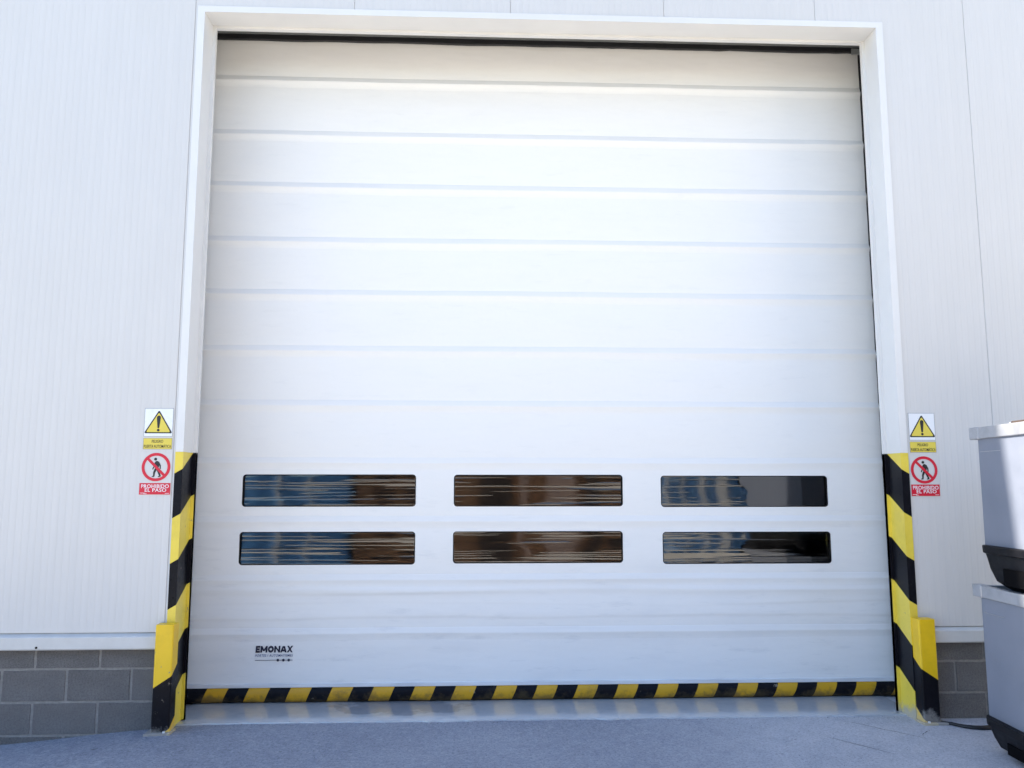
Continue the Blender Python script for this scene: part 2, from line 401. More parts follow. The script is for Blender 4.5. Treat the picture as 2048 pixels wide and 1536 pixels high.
b = MB(); pr = [(ZT, .0), (ZT, -.006), (ZT-FZ, -.006), (ZT-FZ, RD), (ZT-FZ-RZ, RD), (ZT-FZ-RZ, RD+.03)]
ix = [0, 0, FL, FL, FL+RT, FL+RT]; n_ = len(pr)
b.add([(XL+i_, y, z) for (z, y), i_ in zip(pr, ix)]+[(XR-i_, y, z) for (z, y), i_ in zip(pr, ix)], [(i+1, i, n_+i, n_+i+1) for i in range(n_-1)])
b.box(XL+.05, XR-.05, .02, RD+.02, ZT-.035, ZT+.15)
b.build('frame_lintel', M['trim'], bld)
# lining of the passage behind the frame
b = MB(); b.box(-2.30, -2.02, .165, .70, -.1, 4.9); b.build('passage_lining', M['housing'], bld)
b = MB(); b.box(2.78, 3.05, .165, .70, -.1, 4.9); b.build('passage_lining', M['housing'], bld)
b = MB(); b.box(-2.02, 2.78, .60, .70, 4.62, 4.9); b.box(-2.3, 3.05, .165, .70, 4.9, 5.0); b.build('passage_lining', M['housing'], bld)

# ------------------------------------------------------------------ the roller door
YC = .55
door = empty('roller_door', (.37, YC, 0), 'tall white fabric roller door with six clear strip windows and striped bottom edge', 'door')
CX0, CX1, CZ0, CZ1 = -1.99, 2.74, .095, 4.60
ribs = [4.208, 3.812, 3.437, 3.051, 2.683, 2.298, 1.929, 1.546, 1.162, .786, .448]
def yoff(x, z):
    y = YC+.004*n3(x*.5, 0, z*.5)
    k_ = None
    for a_, b_ in zip(ribs, ribs[1:]):
        if b_ <= z <= a_: y -= .0035*math.sin(math.pi*(z-b_)/(a_-b_))*(1+.6*n3(x*.8, 4, z))
    lowf = sstep(1.3, .5, z)
    y -= .0050*lowf*n3(x*.55+3, 1.7, z*7+.6*n3(x*.8, 2, z))
    y -= .0065*math.exp(-((z-.700+.03*n3(x*.6, 0, 7)+.016*x*.4)/.026)**2)*sstep(.1, .45, .5+n3(x*.5, 8, 1))
    for zc_, am_, sd_ in ((.697, .0045, 1), (.535, .0085, 5), (.625, .0035, 9)):
        zz = zc_+(.022 if sd_ == 1 else .05)*n3(x*.42, sd_, 3)+.007*n3(x*1.9, sd_, 8); d_ = z-zz
        if -.06 < d_ < .12: y -= am_*(.1+1.3*max(0, n3(x*.7, sd_+3, 1)+.3))*(math.exp(-(d_/.05)**2) if d_ > 0 else math.exp(-(d_/.011)**2))
    y -= .0012*n3(x*3.1, 2, z*4.5)
    y -= .0015*n3(x*11, 6, z*2.5)*sstep(.2, 0, min(abs(z-r_) for r_ in ribs))
    return y
wins = []
for (x0, x1, z0, z1) in ((-1.614, -.480, 1.2425, 1.452), (-.228, .899, 1.2425, 1.4505), (1.1575, 2.2935, 1.2375, 1.4445),
                         (-1.620, -.480, .867, 1.0785), (-.231, .8945, .872, 1.0785), (1.1625, 2.299, .863, 1.072)):
    wins.append((x0, x1, z0, z1))
RC = .022
gx = set([CX0, CX1]); gzs = set([CZ0, CZ1])
x = CX0
while x < CX1: gx.add(round(x, 4)); x += .045
z = CZ0
while z < CZ1: gzs.add(round(z, 4)); z += .006 if .45 < z < .82 else .024
for (x0, x1, z0, z1) in wins:
    for a_ in (x0, x0+RC, x1-RC, x1): gx.add(a_)
    for a_ in (z0, z0+RC, z1-RC, z1): gzs.add(a_)
gx = sorted(gx); gzs = sorted(gzs)
c = MB(); idx = {}
def vid(x, z):
    k_ = (round(x, 5), round(z, 5))
    if k_ not in idx: idx[k_] = len(c.v); c.v.append((x, yoff(x, z), z))
    return idx[k_]
corner_done = set()
for i in range(len(gx)-1):
    for j in range(len(gzs)-1):
        a_, b_, p_, q_ = gx[i], gx[i+1], gzs[j], gzs[j+1]; mx, mz = (a_+b_)/2, (p_+q_)/2; skip = False
        for wi, (x0, x1, z0, z1) in enumerate(wins):
            if x0 < mx < x1 and z0 < mz < z1: skip = True
        if not skip: c.f.append((vid(a_, p_), vid(b_, p_), vid(b_, q_), vid(a_, q_)))
def arc(cx_, cz_, r, a0, a1, n_=6): return [(cx_+r*math.cos(R(a0+(a1-a0)*i/n_)), cz_+r*math.sin(R(a0+(a1-a0)*i/n_))) for i in range(n_+1)]
for (x0, x1, z0, z1) in wins:
    for (cx_, cz_, ox, oz, a0) in ((x0+RC, z0+RC, x0, z0, 180), (x1-RC, z0+RC, x1, z0, 270), (x1-RC, z1-RC, x1, z1, 0), (x0+RC, z1-RC, x0, z1, 90)):
        ap = arc(cx_, cz_, RC, a0, a0+90); o_ = vid(ox, oz)
        for p_, q_ in zip(ap, ap[1:]): c.f.append((o_, vid(*q_), vid(*p_)))
c.build('curtain', M['fabric'], door, smooth=True)
# batten pockets
prof = [(0, -.001), (-.001, .0012), (-.003, .0022), (-.010, .0047), (-.020, .0083), (-.030, .0119), (-.0345, .0134), (-.0375, .0135), (-.042, .0118), (-.052, .0078), (-.064, .0032), (-.076, .0008), (-.088, -.001)]
for ri, zc in enumerate(ribs):
    b = MB(); n_ = len(prof); k_ = 96; s_ = .78 if ri >= 7 else 1.0
    for i in range(k_+1):
        x = CX0+.01+(CX1-CX0-.02)*i/k_; zz = zc+.018+.0025*n3(x*.9, ri*3.1, 0)
        am = s_*(1+.22*n3(x*1.7, ri*5.3, 2)+.1*n3(x*6, ri, 5))
        for dz, pr_ in prof:
            dz2 = dz*(1+.12*n3(x*1.1, ri*2.2, 6)); b.v.append((x, yoff(x, zz+dz2)-pr_*am, zz+dz2))
    for i in range(k_):
        for j in range(n_-1): b.f.append((i*n_+j, i*n_+j+1, (i+1)*n_+j+1, (i+1)*n_+j))
    b.build('batten_pocket', M['fabric'], door, smooth=True)
# windows
t = NT('clear_vinyl'); t.t.nodes.remove(t.p)
tr = t.n('BsdfTransparent'); tr.inputs[0].default_value = (.62, .60, .56, 1)
gl = t.n('BsdfGlossy'); gl.inputs['Roughness'].default_value = .045; gl.inputs[0].default_value = (1, 1, 1, 1)
fr = t.n('Fresnel'); fr.inputs[0].default_value = 1.53
mx_ = t.n('MixShader'); t.t.links.new(t.math('MULTIPLY', fr.outputs[0], 2.5), mx_.inputs[0])
t.t.links.new(tr.outputs[0], mx_.inputs[1]); t.t.links.new(gl.outputs[0], mx_.inputs[2]); t.t.links.new(mx_.outputs[0], t.o.inputs[0])
M['vinyl'] = t.m
for wi, (x0, x1, z0, z1) in enumerate(wins):
    b = MB(); nx_, nz_ = 100, 170; e = .012; sd_ = wi*11.3; rw = random.Random(40+wi)
    crs = [(z0+(z1-z0)*(.06+.88*q/10)+rw.uniform(-.009, .009), rw.uniform(0, 50), rw.choice((-1, 1))*rw.uniform(.0003, .0010)) for q in range(11)]
    for j in range(nz_+1):
        for i in range(nx_+1):
            x = x0-e+(x1-x0+2*e)*i/nx_; z = z0-e+(z1-z0+2*e)*j/nz_
            u_ = (x-x0)/(x1-x0)
            am = .45+.75*max(0, n3(u_*2.2, sd_, 1)+.35)
            if wi in (2, 5): am *= 1.25-.95*sstep(.46, .54, u_)
            zz = z+.006*n3(x*2.5, sd_, 3)
            y = .0034*am*n3(x*.5+sd_, sd_, zz*15)+.00040*am*n3(x*1.1+sd_, sd_+5, zz*60)+.0015*n3(x*.6, sd_, z*2)
            if wi > 2: y += .022*(z-(z0+z1)/2)
            for cz_, cp, cw in crs:
                dz_ = z-cz_-.016*n3(x*.9, cp, 0)-.0016*n3(x*11, cp, 5)
                if abs(dz_) < .012: y += am*cw*math.exp(-(dz_/(.0022+.0030*abs(n3(cp, 1, 1))*2))**2)*sstep(-.25, .2, n3(x*1.5, cp+3, 1)+.2*n3(x*9, cp, 2))
            b.v.append((x, YC+.016+y, z))
    for j in range(nz_):
        for i in range(nx_): a_ = j*(nx_+1)+i; b.f.append((a_, a_+1, a_+nx_+2, a_+nx_+1))
    wp = b.build('window', M['vinyl'], door, smooth=True)
    # dark welded edge of the opening
    g2 = MB(); ring = []
    for (cx_, cz_, a0) in ((x0+RC, z0+RC, 180), (x1-RC, z0+RC, 270), (x1-RC, z1-RC, 0), (x0+RC, z1-RC, 90)): ring += [(cx_, cz_, a) for a in [a0+90*i/6 for i in range(7)]]
    n_ = len(ring)
    for dr, dy in ((.0005, -.0015), (-.0045, -.0015), (-.0045, .012)):
        for cx_, cz_, a in ring:
            x, z = cx_+(RC+dr)*math.cos(R(a)), cz_+(RC+dr)*math.sin(R(a)); g2.v.append((x, yoff(x, z)+dy, z))
    for l in range(2):
        for i in range(n_): g2.f.append((l*n_+i, l*n_+(i+1) % n_, (l+1)*n_+(i+1) % n_, (l+1)*n_+i))
    g2.build('window_edge', M['black_rubber'], wp)
# bottom bar and striped bumper skirt
b = MB(); b.box(CX0+.03, CX1-.03, YC-.018, YC+.012, .100, .124); b.build('bottom_bar', M['alu'], door, bevel=.002)
P2 = .2627
M['skirt'] = stripes('hazard_skirt', (.64, .345, .008), (.006, .006, .009), 1/P2, -.43/P2, (1.908+.43*.1045)/P2, .42, .115, scuff=.6, dirt=(.09, .065, .03))
b = MB(); k_ = 160; ang = [(YC-.016, .0995), (YC-.024, .092), (YC-.031, .078), (YC-.034, .060), (YC-.032, .040), (YC-.025, .022), (YC-.012, .011), (YC, .008)]
n_ = len(ang)
for i in range(k_+1):
    x = CX0+.03+(CX1-CX0-.06)*i/k_
    for y, z in ang:
        wv_ = (.0995-z)/.09; b.v.append((x, y+.007*wv_*n3(x*3, 5, z*12)+.004*wv_*n3(x*11, 3, z*20), z+(.004*n3(x*5, 1, 0)*wv_)))
for i in range(k_):
    for j in range(n_-1): b.f.append((i*n_+j, i*n_+j+1, (i+1)*n_+j+1, (i+1)*n_+j))
b.build('bottom_skirt', M['skirt'], door, smooth=True, uvf=lambda co_, no: (co_.x, co_.z))
b = MB(); b.box(CX0+.03, CX1-.03, YC+.002, YC+.03, .007, .098); b.build('skirt_core', M['black_rubber'], door)
# guide rails, seals
b = MB(); b.box(-2.02, -1.929, .50, .60, -.0, 4.62); b.build('guide_rail', M['black_rubber'], door)
b = MB(); b.box(-2.02, -1.965, .166, .498, 0, 4.62); b.build('bounce_side_cover', M['trim'], door)  # unseen covers on both sides, white to bounce light onto the curtain edges
b = MB(); b.box(0, .075, .50, .60, 0, 4.62)
vsn = [(x+2.690-.022*sstep(.0, 4.5, z), y, z) for x, y, z in b.v]; b.v = vsn
rail = b.build('guide_rail', M['black_rubber'], door)
b = MB(); b.box(2.738, 2.78, .166, .498, 0, 4.62); b.build('bounce_side_cover', M['trim'], door)
for zz in (4.17, 3.72, 3.08, 4.40):
    s = MB(); s.box(2.655, 2.70, .488, .499, zz-.04, zz+.04); s.build('rail_clip', M['black_rubber'], rail, bevel=.002)
b = MB(); k_ = 60
for i in range(k_+1):
    x = -1.93+4.66*i/k_; z0 = 4.468+.008*n3(x*2.5, 2, 2)+.005*n3(x*13, 1, 1); b.v += [(x, .515, z0), (x, .505, z0+.010), (x, .505, 4.512), (x, .56, 4.512)]
for i in range(k_):
    for j in range(3): b.f.append((i*4+j, (i+1)*4+j, (i+1)*4+j+1, i*4+j+1))
b.build('top_seal', M['seal'], door)
b = MB(); b.box(-2.02, 2.78, .500, .598, 4.513, 4.618); b.build('roller_housing', M['housing'], door)
s = MB(); s.box(2.60, 2.675, .492, .503, 4.455, 4.500); s.build('seal_bracket', M['housing'], door, bevel=.003)

# lettering helper: built-in sans face, fitted to a box, facing -y
def text_mesh(txt, x0, x1, z0, z1, y, bold=0.0, shear=0.0, name='lettering', depth=.0006, sp=1.0):
    cu = bpy.data.curves.new(name, 'FONT'); cu.body = txt; cu.size = 1; cu.resolution_u = 3; cu.offset = bold; cu.shear = shear; cu.space_character = sp; cu.extrude = .01
    ob = bpy.data.objects.new(name, cu); col.objects.link(ob)
    bpy.context.view_layer.update(); dg = bpy.context.evaluated_depsgraph_get()
    me = bpy.data.meshes.new_from_object(ob.evaluated_get(dg)); bpy.data.objects.remove(ob); bpy.data.curves.remove(cu)
    me.name = name; me.materials.clear()
    ax = [v.co.x for v in me.vertices]; ay = [v.co.y for v in me.vertices]
    for v in me.vertices:
        x, yy, zz = v.co
        v.co = (x0+(x-min(ax))/(max(ax)-min(ax))*(x1-x0), y-depth*(zz+.01)/.02, z0+(yy-min(ay))/(max(ay)-min(ay))*(z1-z0))
    me.update(); return me
M['navy'] = simple('navy_print', (.012, .012, .035), .5, .15)
M['blue_print'] = simple('blue_print', (.05, .09, .22), .5, .1)
yl = min(yoff(x, z) for x in (-1.49, -1.4, -1.3, -1.25) for z in (.27, .31, .36))-.0015
def block_letters(txt, x0, x1, z0, z1, y, hw, shear):
    # heavy display letters drawn as bars in a unit cell (x, z, x, z)
    G = {'E': (.80, [(.13, 0, .13, 1), (0, .12, .8, .12), (0, .5, .72, .5), (0, .88, .8, .88)]),
         'M': (1.25, [(.13, 0, .13, 1), (1.12, 0, 1.12, 1), (.16, .92, .625, .22), (1.09, .92, .625, .22)]),
         'O': (1.12, None), 'N': (1.08, [(.13, 0, .13, 1), (.95, 0, .95, 1), (.14, .9, .94, .1)]),
         'A': (1.12, [(.10, 0, .5, .96), (1.02, 0, .62, .96), (.3, .3, .82, .3)]), 'X': (1.06, [(.13, 0, .93, 1), (.93, 0, .13, 1)])}
    tot = sum(G[c_][0] for c_ in txt)+.12*(len(txt)-1); sx_ = (x1-x0)/tot; sz = z1-z0; mb = MB(); cx_ = 0; q = 0
    def P(a, z): return (x0+(cx_+a)*sx_+shear*z*sz, z0+z*sz)
    for c_ in txt:
        wd, bars = G[c_]
        if bars is None:
            n_ = 24; o1 = [P(wd/2+wd/2*math.cos(2*math.pi*i/n_), .5+.52*math.sin(2*math.pi*i/n_)) for i in range(n_)]
            o2 = [P(wd/2+(wd/2-2*hw)*math.cos(2*math.pi*i/n_), .5+(.52-2*hw)*math.sin(2*math.pi*i/n_)) for i in range(n_)]
            mb.add([(x, y, z) for x, z in o1]+[(x, y, z) for x, z in o2], [(i, (i+1) % n_, n_+(i+1) % n_, n_+i) for i in range(n_)])
        else:
            for (a, b_, c2, d) in bars:
                q += 1
                if abs(b_-d) < 1e-6: pts = [P(a, b_-hw*.9), P(c2, b_-hw*.9), P(c2, b_+hw*.9), P(a, b_+hw*.9)]
                else: pts = [P(min(a-hw, c2-hw) if a == c2 else a-hw, b_), P(a+hw, b_), P(c2+hw, d), P(c2-hw, d)]; pts = pts if d > b_ else pts[::-1]
                mb.plate(pts, y-.0003-.00003*q, y)
        cx_ += wd+.12
    return mb.mesh('logo_lettering')
link('logo_lettering', block_letters('EMONAX', -1.489, -1.255, .316, .357, yl, .165, .06), M['navy'], door)
link('logo_tagline', text_mesh('PORTES I AUTOMATISMES', -1.491, -1.252, .2895, .305, yl, .004, .18, 'logo_tagline', sp=1.1), M['blue_print'], door)
b = MB(); b.box(-1.492, -1.253, yl-.0004, yl, .2665, .2695)
for xd in (-1.346, -1.311, -1.277): b.plate(arc(xd, .268, .0085, 0, 337.5, 15), yl-.0009, yl-.0002)
b.build('logo_line', M['navy'], door)

# ------------------------------------------------------------------ steel corner guards
M['guard'] = {}
def guard(sgn, label):
    # x grows towards the doorway; local frame built directly in place
    yo, yi = -.09, .0
    xo = -1.893 if sgn < 0 else 2.632; d = 1 if sgn < 0 else -1; W = .102; D_ = .088
    xi = xo+d*W; zt = .594; zg = gz(xo, 0)-.004
    root = empty('corner_guard', ((xo+xi)/2, -.04, 0), label, 'guard', 'steel guards at the foot of the door frame')
    # folded plate: outer side, front, inner side with slightly rounded corners
    r = .010; pf = [(xo, -.008), (xo, yo+r)]+[(xo+d*(r-r*math.cos(R(a))), yo+r-r*math.sin(R(a))) for a in (30, 60, 90)]
    pf += [(xi-d*r+d*r*math.sin(R(a)), yo+r-r*math.cos(R(a))) for a in (0, 30, 60, 90)]+[(xi, yo+D_-.004)]
    us = [0]
    for p_, q_ in zip(pf, pf[1:]): us.append(us[-1]+math.hypot(q_[0]-p_[0], q_[1]-p_[1]))
    ush = [u_-us[2] for u_ in us]; n_ = len(pf); mb = MB(); zs = [zg, .1, .3, .5, zt]
    for z in zs: mb.v += [(x, y, z) for x, y in pf]
    for l in range(len(zs)-1):
        for i in range(n_-1):
            f_ = (l*n_+i, l*n_+i+1, (l+1)*n_+i+1, (l+1)*n_+i); mb.f.append(f_ if d > 0 else f_[::-1])
    cap = tuple((len(zs)-1)*n_+i for i in range(n_)); mb.f.append(cap if d > 0 else cap[::-1])
    me = mb.mesh('plate'); ul = me.uv_layers.new(name='UVMap')
    for p_ in me.polygons:
        for li in p_.loop_indices:
            vi = me.loops[li].vertex_index; ul.data[li].uv = (ush[vi % n_], me.vertices[vi].co.z)
    S_, zb_, P_ = .66, .246, .9
    mat = stripes('guard_paint_'+('a' if sgn < 0 else 'b'), (.86, .55, .010), (.006, .006, .009), S_/P_, -1/P_, zb_/P_, .38, .10, scuff=.5, duty=.317)
    link('plate', me, mat, root)
    b = MB(); b.box(min(xo-d*.03, xi+d*.012), max(xo-d*.03, xi+d*.012), yo-.025, -.008, zg-.02, .012)
    vv = [(x, y, (z if z > 0 else z)+(gz(x, y) if z > 0 else 0)) for x, y, z in b.v]; b.v = vv
    bm_ = stripes('guard_base_'+('a' if sgn < 0 else 'b'), (.62, .42, .03), (.006, .006, .009), 1/.26, 0, (.0 if sgn < 0 else .5)-(xo-d*.03)/.26*1 if sgn < 0 else -(xi-.06)/.26+.5, .6, .004, scuff=.75)
    bp = b.build('base_plate', bm_, root, bevel=.002, uvf=lambda co_, no: (co_.x, co_.z))
    for fx in (.78,):
        x = xo+d*W*fx; s = MB(); s.tube([(x, yo-.013, .008+gz(x, 0)), (x, yo-.013, .020+gz(x, 0))], .007, 6); s.build('bolt', M['alu'], bp)
    return root
guard(-1, 'yellow and black steel corner guard left of the roller door')
guard(1, 'yellow and black steel corner guard right of the roller door, near stacked bins')

# ------------------------------------------------------------------ safety signs
M['sign_white'] = simple('sign_white', (.80, .82, .84), .3, .02)
M['sign_yellow'] = simple('sign_yellow', (.72, .58, .08), .35, .04)
M['sign_black'] = simple('sign_black', (.012, .012, .014), .4, .1)
M['sign_red'] = simple('sign_red', (.62, .012, .035), .35, .05)
def stroke(mb, pts, w0, w1, y0, y1):
    """tapered limb along a polyline in x,z"""
    for i, ((xa, za), (xb, zb)) in enumerate(zip(pts, pts[1:])):
        n_ = len(pts)-1; wa = w0+(w1-w0)*i/n_; wb = w0+(w1-w0)*(i+1)/n_
        dx, dz = xb-xa, zb-za; l = math.hypot(dx, dz); px, pz = -dz/l, dx/l
        mb.plate([(xa-px*wa, za-pz*wa), (xb-px*wb, zb-pz*wb), (xb+px*wb, zb+pz*wb), (xa+px*wa, za+pz*wa)], y0-.00002*i, y1)
        mb.plate(arc(xb, zb, wb, 0, 330, 11), y0-.00001-.00002*i, y1)
def warning(x0, x1, ztop, label):
    Wd = x1-x0; cx_ = (x0+x1)/2; r_ = empty('warning_sign', (cx_, 0, ztop-.247), label, 'sign', 'danger signs beside the door')
    Y0 = -.0015
    b = MB(); b.box(x0, x1, Y0-.0010, -.0001, ztop-.247, ztop); b.build('backing', M['sheet'], r_)
    def frame(z0, z1, m, nm):
        b = MB(); b.box(x0+.0022, x1-.0022, Y0-.0016, Y0-.0011, z0-.0008, z1+.0008); b.build(nm+'_outline', M['outline'], r_)
        b = MB(); b.box(x0+.0042, x1-.0042, Y0-.0021, Y0-.0017, z0+.0012, z1-.0012); return b.build(nm, m, r_)
    frame(ztop-.170, ztop-.003, M['sign_white'], 'white_panel'); frame(ztop-.2445, ztop-.180, M['sign_yellow'], 'yellow_panel')
    y = Y0-.0022
    def tri(s): # rounded triangle
        P = [(-.078, -.148), (.078, -.148), (0, -.019)]; cz_ = -.105; pts = []
        rr = .006*s
        for (a, z), a0 in zip(P, (150, 270, 30)): 
            pts += arc(cx_+a*s*.94, ztop+cz_+(z-cz_)*s*.94, rr, a0, a0+120, 4)
        return pts
    b = MB(); b.plate(tri(1.0), y-.0004, y); b.build('triangle_border', M['sign_black'], r_)
    b = MB(); b.plate(tri(.85), y-.0009, y-.0005); b.build('triangle', M['sign_yellow'], r_)
    b = MB(); yb = y-.0014
    b.plate(arc(cx_, ztop-.057, .0115, 0, 180, 8)+[(cx_-.0115, ztop-.060), (cx_-.0055, ztop-.1165)]+arc(cx_, ztop-.1165, .0055, 180, 360, 4)[1:]+[(cx_+.0115, ztop-.060)], yb, yb+.0004)
    b.plate(arc(cx_, ztop-.1325, .0080, 0, 337.5, 15), yb, yb+.0004); b.build('exclamation_mark', M['sign_black'], r_)
    link('lettering', text_mesh('PELIGRO', cx_-.034, cx_+.032, ztop-.2075, ztop-.190, Y0-.0022, .005), M['sign_black'], r_)
    link('lettering', text_mesh('PUERTA AUTOM\u00c1TICA', x0+.0075, x1-.0075, ztop-.2375, ztop-.2145, Y0-.0022, .005), M['sign_black'], r_)
M['outline'] = simple('sign_outline', (.16, .17, .20), .5, .05)
def prohibition(xc, zc, x0, x1, z0, z1, label):
    r_ = empty('prohibition_sign', (xc, 0, z0), label, 'sign', 'no entry signs beside the door')
    Y0 = -.0015
    b = MB(); b.box(x0-.001, x1+.001, Y0-.0008, -.0001, z0-.002, zc+.088); b.build('backing', M['sheet'], r_)
    y = Y0-.0012
    b = MB(); a1 = arc(xc, zc, .0835, 0, 360-7.5, 47); a2 = arc(xc, zc, .0665, 0, 360-7.5, 47); n_ = 48
    b.add([(x, y-.0012, z) for x, z in a1]+[(x, y-.0012, z) for x, z in a2], [(i, (i+1) % n_, n_+(i+1) % n_, n_+i) for i in range(n_)])
    b.add([(x, y-.0012, z) for x, z in a1]+[(x, y, z) for x, z in a1], [(i, n_+i, n_+(i+1) % n_, (i+1) % n_) for i in range(n_)])
    b.build('ring', M['sign_red'], r_)
    b = MB(); d = .7071*.071; q = .7071*.0078
    b.plate([(xc-d-q, zc+d-q), (xc+d-q, zc-d-q), (xc+d+q, zc-d+q), (xc-d+q, zc+d+q)], y-.0010, y-.0006); b.build('slash', M['sign_red'], r_)
    b = MB(); ya = y-.0003; yb = y-.0001
    b.plate(arc(xc-.005, zc+.0465, .0088, 0, 337.5, 15), ya, yb)
    b.plate([(xc-.006, zc-.012), (xc+.014, zc-.012), (xc+.0185, zc+.012), (xc+.012, zc+.034), (xc+.002, zc+.0365), (xc-.0075, zc+.031), (xc-.006, zc+.008)], ya, yb)
    stroke(b, [(xc+.012, zc+.029), (xc+.0235, zc+.008), (xc+.0245, zc-.009)], .0050, .0032, ya-.00004, yb)
    stroke(b, [(xc-.004, zc+.026), (xc-.011, zc+.004), (xc-.0185, zc-.012)], .0048, .003, ya-.00008, yb)
    stroke(b, [(xc-.001, zc-.012), (xc-.0095, zc-.032), (xc-.0105, zc-.0525)], .0072, .0045, ya-.00012, yb)
    stroke(b, [(xc-.0095, zc-.0545), (xc-.020, zc-.0555)], .0038, .0026, ya-.00016, yb)
    stroke(b, [(xc+.009, zc-.012), (xc+.017, zc-.032), (xc+.026, zc-.0525)], .0072, .0045, ya-.0002, yb)
    stroke(b, [(xc+.025, zc-.0535), (xc+.016, zc-.0560)], .0040, .0028, ya-.00024, yb)
    b.build('walking_figure', M['sign_black'], r_)
    b = MB(); b.box(x0, x1, y-.0006, y-.0001, z0, z1); b.build('red_panel', M['sign_red'], r_)
    xm = (x0+x1)/2; h = z1-z0
    link('lettering', text_mesh('PROHIBIDO', xm-.079, xm+.081, z0+h*.56, z0+h*.89, y-.0007, .010, sp=1.05), M['sign_white'], r_)
    link('lettering', text_mesh('EL PASO', xm-.057, xm+.067, z0+h*.235, z0+h*.545, y-.0007, .010, sp=1.05), M['sign_white'], r_)
    b = MB()
    for (a_, b_, zz) in ((x0+.006, x0+.034, .115), (x0+.026, x0+.044, .055), (x1-.030, x1-.006, .085)): b.box(a_, b_, y-.0009, y-.0007, z0+h*zz, z0+h*(zz+.035))
    tag(b.build('small_print', M['sign_white'], r_), kind='stuff')
warning(-2.0545, -1.8815, 1.8385, 'yellow triangle danger automatic door sign on wall left of the door')
prohibition(-1.970, 1.488, -2.061, -1.881, 1.327, 1.394, 'red ring no walking sign on wall left of the door')
warning(2.586, 2.756, 1.8265, 'yellow triangle danger automatic door sign on wall between door and stacked bins')
prohibition(2.669, 1.474, 2.5825, 2.7595, 1.315, 1.385, 'red ring no walking sign on wall between door and stacked bins')

# ------------------------------------------------------------------ stacked bins
def bin_parts(root, zb, lx, ly, hb, h):
    """local coords: x 0..lx (0 = side towards the door), y 0..-ly (0 = end towards the wall), base at zb"""
    def ring(o_, z): return [(-o_, o_, z), (lx+o_, o_, z), (lx+o_, -ly-o_, z), (-o_, -ly-o_, z)]
    # base: deep plastic pallet with a hull-shaped rim and fork openings whose shade is painted
    b = MB(); prof_ = [(.030, hb+.035), (.032, hb+.030), (.030, hb-.002), (.018, hb-.008), (.012, hb-.03), (.0, hb*.55), (-.025, hb*.22), (-.06, .012), (-.075, 0)]
    rings = []
    def rr(o_, z, k_=5, rad=.05):
        pts = []; R_ = max(rad+o_, .02); x0_, x1_, y0_, y1_ = -o_, lx+o_, -ly-o_, o_
        for (cx_, cy_, a0) in ((x1_-R_, y1_-R_, 0), (x0_+R_, y1_-R_, 90), (x0_+R_, y0_+R_, 180), (x1_-R_, y0_+R_, 270)):
            pts += [(cx_+R_*math.cos(R(a0+90*i/k_)), cy_+R_*math.sin(R(a0+90*i/k_)), zb+z) for i in range(k_+1)]
        return pts
    for o_, z in prof_: rings.append(rr(o_, z, rad=.05))
    n_ = len(rings[0])
    for r_ in rings: b.v += r_
    for l in range(len(rings)-1):
        for i in range(n_): b.f.append((l*n_+i, l*n_+(i+1) % n_, (l+1)*n_+(i+1) % n_, (l+1)*n_+i)[::-1])
    b.f.append(tuple(range(n_))); b.f.append(tuple((len(rings)-1)*n_+i for i in range(n_))[::-1])
    bs = b.build('base', M['black_plastic'], root, smooth=False)
    for (a_, c_) in ((-.17, -.47), (-.66, -.96)):
        s = MB(); s.box(-.0085, .03, c_, a_, zb+.035, zb+hb*.62); s.build('fork_opening_shade', M['pocket_shade'], bs)  # solid near-black box stands in for the shade inside the opening
    # walls
    b = MB(); th = .025; b.v = []
    z0, z1 = zb+hb+.036, zb+h-.02
    A = [(0, 0), (lx, 0), (lx, -ly), (0, -ly)]; B_ = [(th, -th), (lx-th, -th), (lx-th, -ly+th), (th, -ly+th)]
    for P, z in ((A, z0), (A, z1), (B_, z1), (B_, z0+.03)): b.v += [(x, y, z) for x, y in P]
    for l in range(3):
        for i in range(4): b.f.append((l*4+i, (l+1)*4+i, (l+1)*4+(i+1) % 4, l*4+(i+1) % 4))
    b.f.append((12, 13, 14, 15)[::-1])
    b.build('body', M['grey_plastic'], root, bevel=.004)
    s = MB(); s.box(-.0015, .001, -.21, -.02, z0+(z1-z0)*.815, z0+(z1-z0)*.818); s.build('seam', M['rim'], root)
    # metal rim rails and corner caps
    zr0, zr1 = zb+h-.062, zb+h; o_ = .012
    b = MB(); b.box(-o_, .022, -ly+.03, -.03, zr0, zr1); b.build('rim_rail', M['rim'], root, bevel=.004)
    b = MB(); b.box(lx-.022, lx+o_, -ly+.03, -.03, zr0, zr1); b.build('rim_rail', M['rim'], root, bevel=.004)
    b = MB(); b.box(.03, lx-.03, -.022, o_, zr0, zr1); b.build('rim_rail', M['rim'], root, bevel=.004)
    b = MB(); b.box(.03, lx-.03, -ly-o_, -ly+.022, zr0, zr1); b.build('rim_rail', M['rim'], root, bevel=.004)
    e_ = .016
    for (xa, xb, ya, yb) in ((-e_-.002, .034, -.034, .052), (lx-.034, lx+e_, -.034, e_), (-e_-.002, .034, -ly-e_, -ly+.034), (lx-.034, lx+e_, -ly-e_, -ly+.034)):
        b = MB(); b.box(xa, xb, ya, yb, zr0-.002, zr1+.002); b.build('corner_cap', M['rim'], root, bevel=.006)
M['pocket_shade'] = simple('opening_shade', (.004, .004, .005), .9, .1, spec=.05)  # flat colour for the shade inside the fork openings
LX, LY = 1.0, 1.2
lo = empty('pallet_bin', (0, 0, 0), 'lower grey plastic bin with black base standing on the ground at right', 'bin', 'stacked grey bins')
bin_parts(lo, .0, LX, LY, .145, .850)
hi = empty('pallet_bin', (0, 0, 0), 'upper grey plastic bin stacked on the lower one, partly sunlit', 'bin', 'stacked grey bins')
bin_parts(hi, .0, LX, LY, .190, .845)
